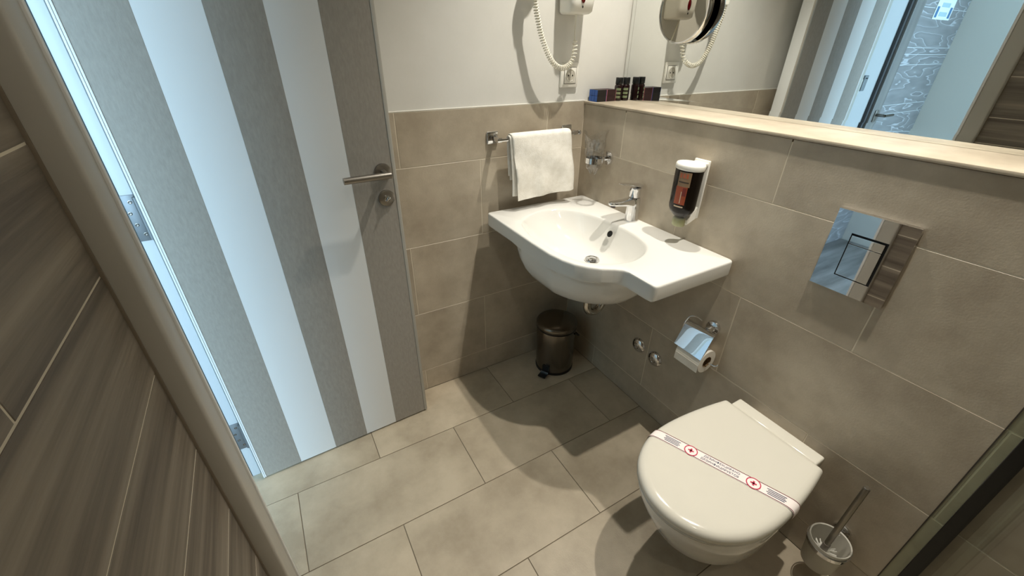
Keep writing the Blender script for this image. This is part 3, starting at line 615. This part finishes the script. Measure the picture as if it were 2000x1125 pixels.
# ------------------------------------------------------------------ towel rail and towel
zb_, yb = 1.091, -0.062
rr = T('towel_rail', 'chrome towel rail with square rosettes on the back wall', 'towel rail', (-0.25, 0, zb_))
for x in (-0.428, -0.088):
    rr.part('rosette', MB().box((x-0.0235, -0.009, zb_-0.0225), (x+0.0235, -0.0006, zb_+0.0225), 0.004, 3), CHROME)
    rr.part('post', MB().box((x-0.009, -0.066, zb_-0.008), (x+0.009, -0.008, zb_+0.008), 0.002), CHROME)
rr.part('bar', MB().box((-0.440, yb-0.006, zb_-0.005), (-0.072, yb+0.006, zb_+0.005), 0.002), CHROME)
rr.part('end_cap', MB().lathe([(0.008, 0), (0.009, 0.002), (0.009, 0.010), (0.006, 0.012)], (-0.074, yb, zb_), (1, 0, 0), 20), CHROME)
def cloth(x0, x1, zf, zbk, th, out, seed, skew=0.0, tilt=0.0, amp=1.0):
    """folded sheet over the bar: front drop to zf, back drop to zbk, thickness th, standing out from the bar"""
    rn = random.Random(seed); ph_ = [rn.uniform(0, 6.28) for _ in range(8)]
    nu, path = 36, []
    rb_ = 0.010+out
    nf = 26
    for k in range(nf): path.append((0, k/(nf-1)))
    for k in range(1, 9): path.append((1, k/9))
    nbk = 18
    for k in range(nbk): path.append((2, k/(nbk-1)))
    def P(u, seg, t, o):
        x = x0+(x1-x0)*u; R = rb_+o
        zfu = zf+tilt*u
        wob = amp*(0.0028*math.sin(7*u+ph_[0])+0.0022*math.sin(15*u+ph_[1]+3*t)+0.0015*math.sin(27*u+ph_[2]))
        if seg == 0:
            z = zfu+(zb_+0.004-zfu)*t; dn = 1-t
            wr_ = amp*(dn*(0.007*(1+math.sin(5.0*u+ph_[3]+2.2*t))+0.004*(1+math.sin(13*u-6*t+ph_[4])))+0.003*(1+math.sin(9*t+7*u+ph_[5]))*math.sin(PI*t))
            return (x+skew*dn, yb-R+wob*dn-wr_-0.010*dn*(1-dn)*1.5, z)
        if seg == 1:
            a = PI*t; return (x, yb-R*math.cos(a), zb_+0.004+R*0.72*math.sin(a))
        z = zb_+0.004-(zb_+0.004-zbk)*t
        return (x+skew*t*0.6, yb+R-0.002*t+0.3*wob*t, z)
    vs_ = []; m = len(path)
    for o in (0.0, -th):
        for seg, t in path:
            for k in range(nu+1):
                u = k/nu; e = min(u, 1-u)*nu; oo = o*(1.0) + (-th*0.35*(1-min(1, e/1.5)) if o == 0 else th*0.35*(1-min(1, e/1.5)))
                vs_.append(P(u, seg, t, oo))
    q = nu+1; N = m*q; fs_ = []
    for i in range(m-1):
        for k in range(nu):
            fs_.append((i*q+k, i*q+k+1, (i+1)*q+k+1, (i+1)*q+k)); fs_.append((N+i*q+k, N+(i+1)*q+k, N+(i+1)*q+k+1, N+i*q+k+1))
        fs_.append((i*q, (i+1)*q, N+(i+1)*q, N+i*q)); fs_.append((i*q+nu, N+i*q+nu, N+(i+1)*q+nu, (i+1)*q+nu))
    for k in range(nu):
        fs_.append((k, N+k, N+k+1, k+1)); b0 = (m-1)*q; fs_.append((b0+k, b0+k+1, N+b0+k+1, N+b0+k))
    return MB().add(vs_, fs_)
tw = T('hand_towel', 'folded white hand towel hanging on the chrome rail', 'towel', (-0.25, yb, zb_))
tw.part('inner_fold', cloth(-0.393, -0.150, 0.880, 0.955, 0.0065, 0.005, 5, 0.012, 0.004, 0.25), TOWEL, 80)
tw.part('outer_fold', cloth(-0.386, -0.122, 0.864, 0.935, 0.0075, 0.0135, 11, 0.020, 0.012), TOWEL, 80)

# ------------------------------------------------------------------ tumbler in holder, wrapped in film
cx_, cy_ = -0.068, -0.168
th_ = T('tumbler_holder', 'chrome wall ring holding the wrapped tumbler', 'tumbler holder', (0, cy_, 1.0))
th_.part('rosette', MB().lathe([(0.027, 0.0006), (0.0275, 0.004), (0.025, 0.010), (0.010, 0.013)], (0, cy_-0.006, 1.006), (-1, 0, 0), 30), CHROME)
th_.part('arm', MB().box((-0.04, cy_-0.012, 0.999), (-0.008, cy_+0.004, 1.013), 0.002), CHROME)
th_.part('ring', MB().lathe([(0.0306, 0.994), (0.034, 0.994), (0.034, 1.014), (0.0306, 1.014)], (cx_, cy_, 0), n=36, close=True), CHROME)
tm = T('tumbler', 'clear tumbler wrapped in crinkled plastic film', 'tumbler', (cx_, cy_, 0.97))
tm.part('glass', MB().lathe([(0.0, 0.982), (0.024, 0.982), (0.0265, 0.986), (0.0295, 1.01), (0.0335, 1.072), (0.0325, 1.073), (0.0285, 1.012), (0.0255, 0.989), (0.0, 0.987)], (cx_, cy_, 0), n=36), CUPGLASS, 50)
rn = random.Random(4); fv = []; nfilm = 28
lev = [(0.952, 0.008), (0.966, 0.020), (0.980, 0.0295), (0.993, 0.0302), (1.005, 0.0302), (1.0165, 0.0303), (1.024, 0.0375), (1.04, 0.037), (1.06, 0.038), (1.075, 0.040), (1.088, 0.046), (1.10, 0.050)]
for z, r in lev:
    ring = []
    for k in range(nfilm):
        a = 2*PI*k/nfilm; rr_ = r*(1+rn.uniform(-0.10, 0.10)); zz_ = z+(rn.uniform(-0.006, 0.006) if z > 1.06 or z < 0.98 else 0)
        if z > 1.08: zz_ += 0.016*math.sin(a*2+2.2); rr_ *= 1+0.25*math.sin(2*a+0.6)
        if 0.985 < z < 1.02: rr_ = r
        ring.append((min(cx_+rr_*math.cos(a), -0.002), cy_+rr_*math.sin(a), zz_))
    fv.append(ring)
tm.part('plastic_film', MB().loft(fv, caps=False), BAGFILM, 0, label='crinkled clear plastic film')

# ------------------------------------------------------------------ soap dispenser
sx_, sy_ = -0.060, -0.603
sd = T('soap_dispenser', 'dark soap bottle hung in a white wall bracket', 'soap dispenser', (0, sy_, 0.98))
def ell(cx, cy, z, a, b, n=40): return [(cx+a*math.cos(2*PI*k/n), cy+b*math.sin(2*PI*k/n), z) for k in range(n)]
sd.part('wall_bracket', MB().box((-0.009, sy_-0.026, 0.905), (-0.0006, sy_+0.030, 1.088), 0.003).box((-0.052, sy_-0.024, 1.068), (-0.004, sy_+0.026, 1.082), 0.004)
        .add([(-0.006, sy_-0.022, 0.945), (-0.006, sy_+0.022, 0.945), (-0.044, sy_+0.018, 0.902), (-0.044, sy_-0.018, 0.902), (-0.004, sy_-0.022, 0.905), (-0.004, sy_+0.022, 0.905), (-0.04, sy_+0.018, 0.886), (-0.04, sy_-0.018, 0.886)], [(0, 1, 2, 3), (4, 7, 6, 5), (0, 4, 5, 1), (3, 2, 6, 7), (0, 3, 7, 4), (1, 5, 6, 2)]), WHITEP)
sd.part('cap', MB().loft([ell(sx_, sy_, z, a, b) for z, a, b in ((1.066, 0.0355, 0.0455), (1.069, 0.037, 0.047), (1.079, 0.037, 0.047), (1.0835, 0.0345, 0.0445), (1.085, 0.028, 0.038))]), WHITEP, 50)
sd.part('bottle', MB().loft([ell(sx_, sy_, z, a, b) for z, a, b in ((0.914, 0.014, 0.018), (0.920, 0.020, 0.026), (0.932, 0.029, 0.037), (0.942, 0.033, 0.042), (0.952, 0.034, 0.0435), (1.067, 0.035, 0.045))]), BOTTLEM, 60)
sd.part('clear_shoulder', MB().loft([ell(sx_, sy_, z, a, b) for z, a, b in ((0.905, 0.018, 0.020), (0.916, 0.0205, 0.024), (0.930, 0.030, 0.038), (0.934, 0.0315, 0.0395))], caps=False), CUPGLASS, 60)
sd.part('nozzle', MB().loft([ell(sx_, sy_, z, a, b, 24) for z, a, b in ((0.884, 0.0165, 0.020), (0.887, 0.018, 0.0215), (0.908, 0.0175, 0.0205), (0.912, 0.014, 0.017))]), mat('pale_green_nozzle', (168, 168, 128), 0.25), 50)
def lab(z0, z1, a0, a1, m, name, lift=0.0006):
    n = 10; vs_ = []
    for z in (z0, z1):
        for k in range(n+1):
            a = math.radians(a0+(a1-a0)*k/n); t = (z-0.952)/(1.067-0.952); A, B = 0.034+0.001*t+lift, 0.0435+0.0015*t+lift
            vs_.append((sx_+A*math.cos(a), sy_+B*math.sin(a), z))
    q = n+1
    return sd.part(name, MB().add(vs_, [(k, k+1, q+k+1, q+k) for k in range(n)]), m, 60)
LB1, LB2, LB3 = mat('label_orange_brown', (150, 68, 36), 0.4), mat('label_tan', (136, 112, 86), 0.4), mat('label_cream', (206, 186, 160), 0.4)
lab(1.018, 1.062, 172, 224, LB2, 'label_panel'); lab(0.962, 1.018, 170, 218, LB1, 'label_panel'); lab(0.953, 0.957, 174, 214, LB3, 'label_line')
lab(1.030, 1.0335, 176, 218, mat('label_dark', (58, 46, 36), 0.5), 'label_line', 0.0009); lab(0.99, 1.015, 200, 215, mat('label_red', (112, 36, 28), 0.5), 'label_swirl', 0.0009); lab(0.966, 1.003, 195, 198, LB3, 'label_swirl', 0.0010)
for a in (178, 191, 204): lab(1.044, 1.058, a, a+8, mat('label_logo', (176, 92, 60), 0.4), 'label_letter', 0.0009)

# ------------------------------------------------------------------ amenities on the ledge
BLUE = mat('blue_box_end', (36, 84, 160), 0.4); BOXB = mat('black_box_card', (24, 20, 20), 0.45); PINK = mat('pink_box_end', (214, 130, 140), 0.4); BOXR = mat('dark_red_box_card', (44, 18, 20), 0.45)
zl = 1.1972
def abox(x0, yk, zk, endm, sidem, label, group):
    w_, h_, l_ = 0.0158, 0.0212, 0.047
    t = T('soap_box', label, 'box', (x0, yk, zl+zk*0.0215), group)
    z = zl+zk*0.0215
    t.part('carton', MB().box((x0+0.0008, yk-w_/2, z), (x0+l_-0.0008, yk+w_/2, z+h_), 0.0006, 1), sidem, 0)
    t.part('end_flap', MB().box((x0, yk-w_/2+0.0004, z+0.0004), (x0+0.0009, yk+w_/2-0.0004, z+h_-0.0004)), endm, 0, label='coloured end flap')
    t.part('end_flap', MB().box((x0+l_-0.0009, yk-w_/2+0.0004, z+0.0004), (x0+l_, yk+w_/2-0.0004, z+h_-0.0004)), endm, 0, label='coloured end flap')
posn = ('nearest the back wall', 'middle of its row', 'farthest from the back wall')
for zk, lv_ in ((0, 'bottom'), (1, 'top')):
    for i in range(3):
        yk = -0.0145-0.0168*i
        abox(0.012, yk, zk, BLUE, BOXB, f'black box with blue end, {lv_} layer, {posn[i]}', 'blue-ended boxes on the ledge')
        abox(0.0615, yk, zk, PINK, BOXR, f'dark box with pink end, {lv_} layer, {posn[i]}', 'pink-ended boxes on the ledge')
LBG = mat('bottle_label', (112, 124, 92), 0.45); DBOT = mat('dark_red_bottle', (30, 12, 12), 0.12)
for i, (x, y, lb_) in enumerate(((0.126, -0.048, 'small dark toiletry bottle beside the pink-ended boxes'), (0.161, -0.052, 'small dark toiletry bottle closest to the mirror'))):
    t = T('toiletry_bottle', lb_, 'bottle', (x, y, zl), 'toiletry bottles on the ledge')
    t.part('body', MB().lathe([(0.014, 0.0), (0.0158, 0.002), (0.0158, 0.053), (0.0135, 0.058), (0.011, 0.060)], (x, y, zl), n=28), DBOT)
    t.part('cap', MB().lathe([(0.0138, 0.0605), (0.0142, 0.062), (0.0142, 0.083), (0.013, 0.0845), (0.0, 0.0845)], (x, y, zl), n=28), BLACK)
    for z in (0.010, 0.024, 0.038):
        n = 8; vs_ = []
        for zz_ in (z, z+0.009):
            for k in range(n+1):
                a = math.radians(195+70*k/n); vs_.append((x+0.0161*math.cos(a), y+0.0161*math.sin(a), zl+zz_))
        t.part('label_line', MB().add(vs_, [(k, k+1, n+2+k, n+1+k) for k in range(n)]), LBG, 60)

# ------------------------------------------------------------------ socket and hair dryer
so = T('wall_socket', 'white wall socket below the hair dryer', 'socket', (-0.092, 0, 1.29))
so.part('frame', MB().box((-0.133, -0.006, 1.249), (-0.051, 0.0035, 1.333), 0.003), WHITEP)
_in = so.part('insert', MB().box((-0.1165, -0.0085, 1.264), (-0.0635, -0.005, 1.317), 0.001), WHITEP)
so.part('insert_gap', MB().box((-0.1185, -0.0068, 1.262), (-0.0615, -0.0055, 1.319)), mat('gap_grey', (110, 106, 98), 0.7), 0)
so.part('well', MB().lathe([(0.0215, 0.0), (0.0215, 0.0006), (0.0195, 0.0008), (0.0185, -0.0002), (0.0, -0.0002)], (-0.09, -0.0087, 1.2905), (0, -1, 0), 32), mat('socket_well', (190, 186, 174), 0.4), parent=_in)
for dx in (-0.0095, 0.0095): so.part('pin_hole', MB().lathe([(0.003, 0), (0.003, 0.0004), (0, 0.0004)], (-0.09+dx, -0.0088, 1.2905), (0, -1, 0), 12), DARK)
hdx = T('hair_dryer', 'white wall-mounted hair dryer with a coiled cord', 'hair dryer', (-0.11, 0, 1.5))
def rr_ring(x0, x1, y0, y1, z, r, n=6):
    P = roundpoly([(x0, y0), (x1, y0), (x1, y1), (x0, y1)], r, n); return [(p.x, p.y, z) for p in P]
_wbs = hdx.part('wall_base', MB().loft([rr_ring(-0.158+a, -0.057-a, 0.003, -0.080+b, z, 0.020) for z, a, b in ((1.484, 0.012, 0.020), (1.486, 0.006, 0.012), (1.492, 0.001, 0.004), (1.52, -0.001, 0.0), (1.60, -0.003, -0.004), (1.70, -0.003, -0.004), (1.71, 0.004, 0.004))]), WHITEP, 50)
hdx.part('power_lens', MB().lathe([(0.0095, -0.004), (0.0095, 0.001), (0.007, 0.003), (0.0, 0.004)], (-0.112, -0.0805, 1.533), (0, -1, 0), 28, sy=2.0), mat('dark_red_lens', (92, 8, 14), 0.15), parent=_wbs)
hdx.part('indicator', MB().lathe([(0.002, -0.001), (0.002, 0.001), (0, 0.0012)], (-0.112, -0.080, 1.5035), (0, -1, 0), 12, sy=1.8), DARK, parent=_wbs)
hs = hdx.part('handset', MB().tube(smoothpath([(-0.292, -0.052, 1.545), (-0.290, -0.054, 1.60), (-0.262, -0.058, 1.66), (-0.225, -0.062, 1.72)], 6), [0.016]*4+[0.019]*8+[0.026]*7, 20), WHITEP, 50)
hdx.part('cord_lead', MB().tube(smoothpath([(-0.112, -0.045, 1.486), (-0.108, -0.040, 1.46), (-0.104, -0.034, 1.43), (-0.098, -0.030, 1.406)], 5), 0.0026, 8), CORD)
pth = smoothpath([(-0.098, -0.030, 1.406), (-0.098, -0.034, 1.382), (-0.107, -0.040, 1.352), (-0.126, -0.046, 1.330), (-0.160, -0.052, 1.318), (-0.196, -0.055, 1.328), (-0.222, -0.055, 1.352), (-0.245, -0.055, 1.388), (-0.262, -0.053, 1.425), (-0.275, -0.052, 1.465), (-0.286, -0.052, 1.505), (-0.291, -0.052, 1.545)], 40)
hel = []; ph0 = 0.0; tot = len(pth)
for i, p in enumerate(pth):
    t = (pth[min(i+1, tot-1)]-pth[max(i-1, 0)]).normalized(); n1 = Vector((0, 1, 0)); n1 = (n1-t*n1.dot(t)).normalized(); n2 = t.cross(n1)
    k = i/tot; pitch = 0.0105 if k < 0.25 else 0.0068
    if i: ph0 += 2*PI*(p-pth[i-1]).length/pitch
    for s in (0,): hel.append(p+0.0075*(n1*math.cos(ph0)+n2*math.sin(ph0)))
# resample so that every turn has enough points
hel = []; ph0 = 0.0
for i in range(tot-1):
    a, b = pth[i], pth[i+1]; seg = (b-a).length; k = i/tot; pitch = 0.0125 if k < 0.25 else 0.0082
    m_ = max(1, int(math.ceil(seg/pitch*10))); t = (b-a).normalized(); n1 = Vector((0, 1, 0)); n1 = (n1-t*n1.dot(t)).normalized(); n2 = t.cross(n1)
    for j in range(m_):
        hel.append(a.lerp(b, j/m_)+0.0078*(n1*math.cos(ph0)+n2*math.sin(ph0))); ph0 += 2*PI*seg/pitch/m_
hdx.part('coiled_cord', MB().tube(hel, 0.0022, 6), CORD, 80)

# ------------------------------------------------------------------ shower screen at the right edge
sc = T('shower_screen', 'glass shower screen with black wall profile', 'shower screen', (0, -1.474, 0))
sc.part('seal_strip', MB().box((-0.004, -1.4615, 0.001), (-0.0004, -1.4378, 2.05), 0.0008, 1), glassy('clear_seal', (0.97, 1.0, 0.96), 0.05, 0.96, 0.2), 0, label='grey-green translucent seal strip')
sc.part('wall_profile', MB().box((-0.022, -1.487, 0.001), (-0.0004, -1.462, 2.05), 0.001, 1), mat('black_anodised', (8, 8, 8), 0.4), 0, label='black metal wall profile')
sc.part('silicone_line', MB().box((-0.0025, -1.4375, 0.001), (-0.0002, -1.4350, 2.05)), mat('dark_silicone', (62, 56, 46), 0.6), 0)
sc.part('glass_pane', MB().box((-0.95, -1.4868, 0.004), (-0.018, -1.4818, 2.05)), GLASS, 0)
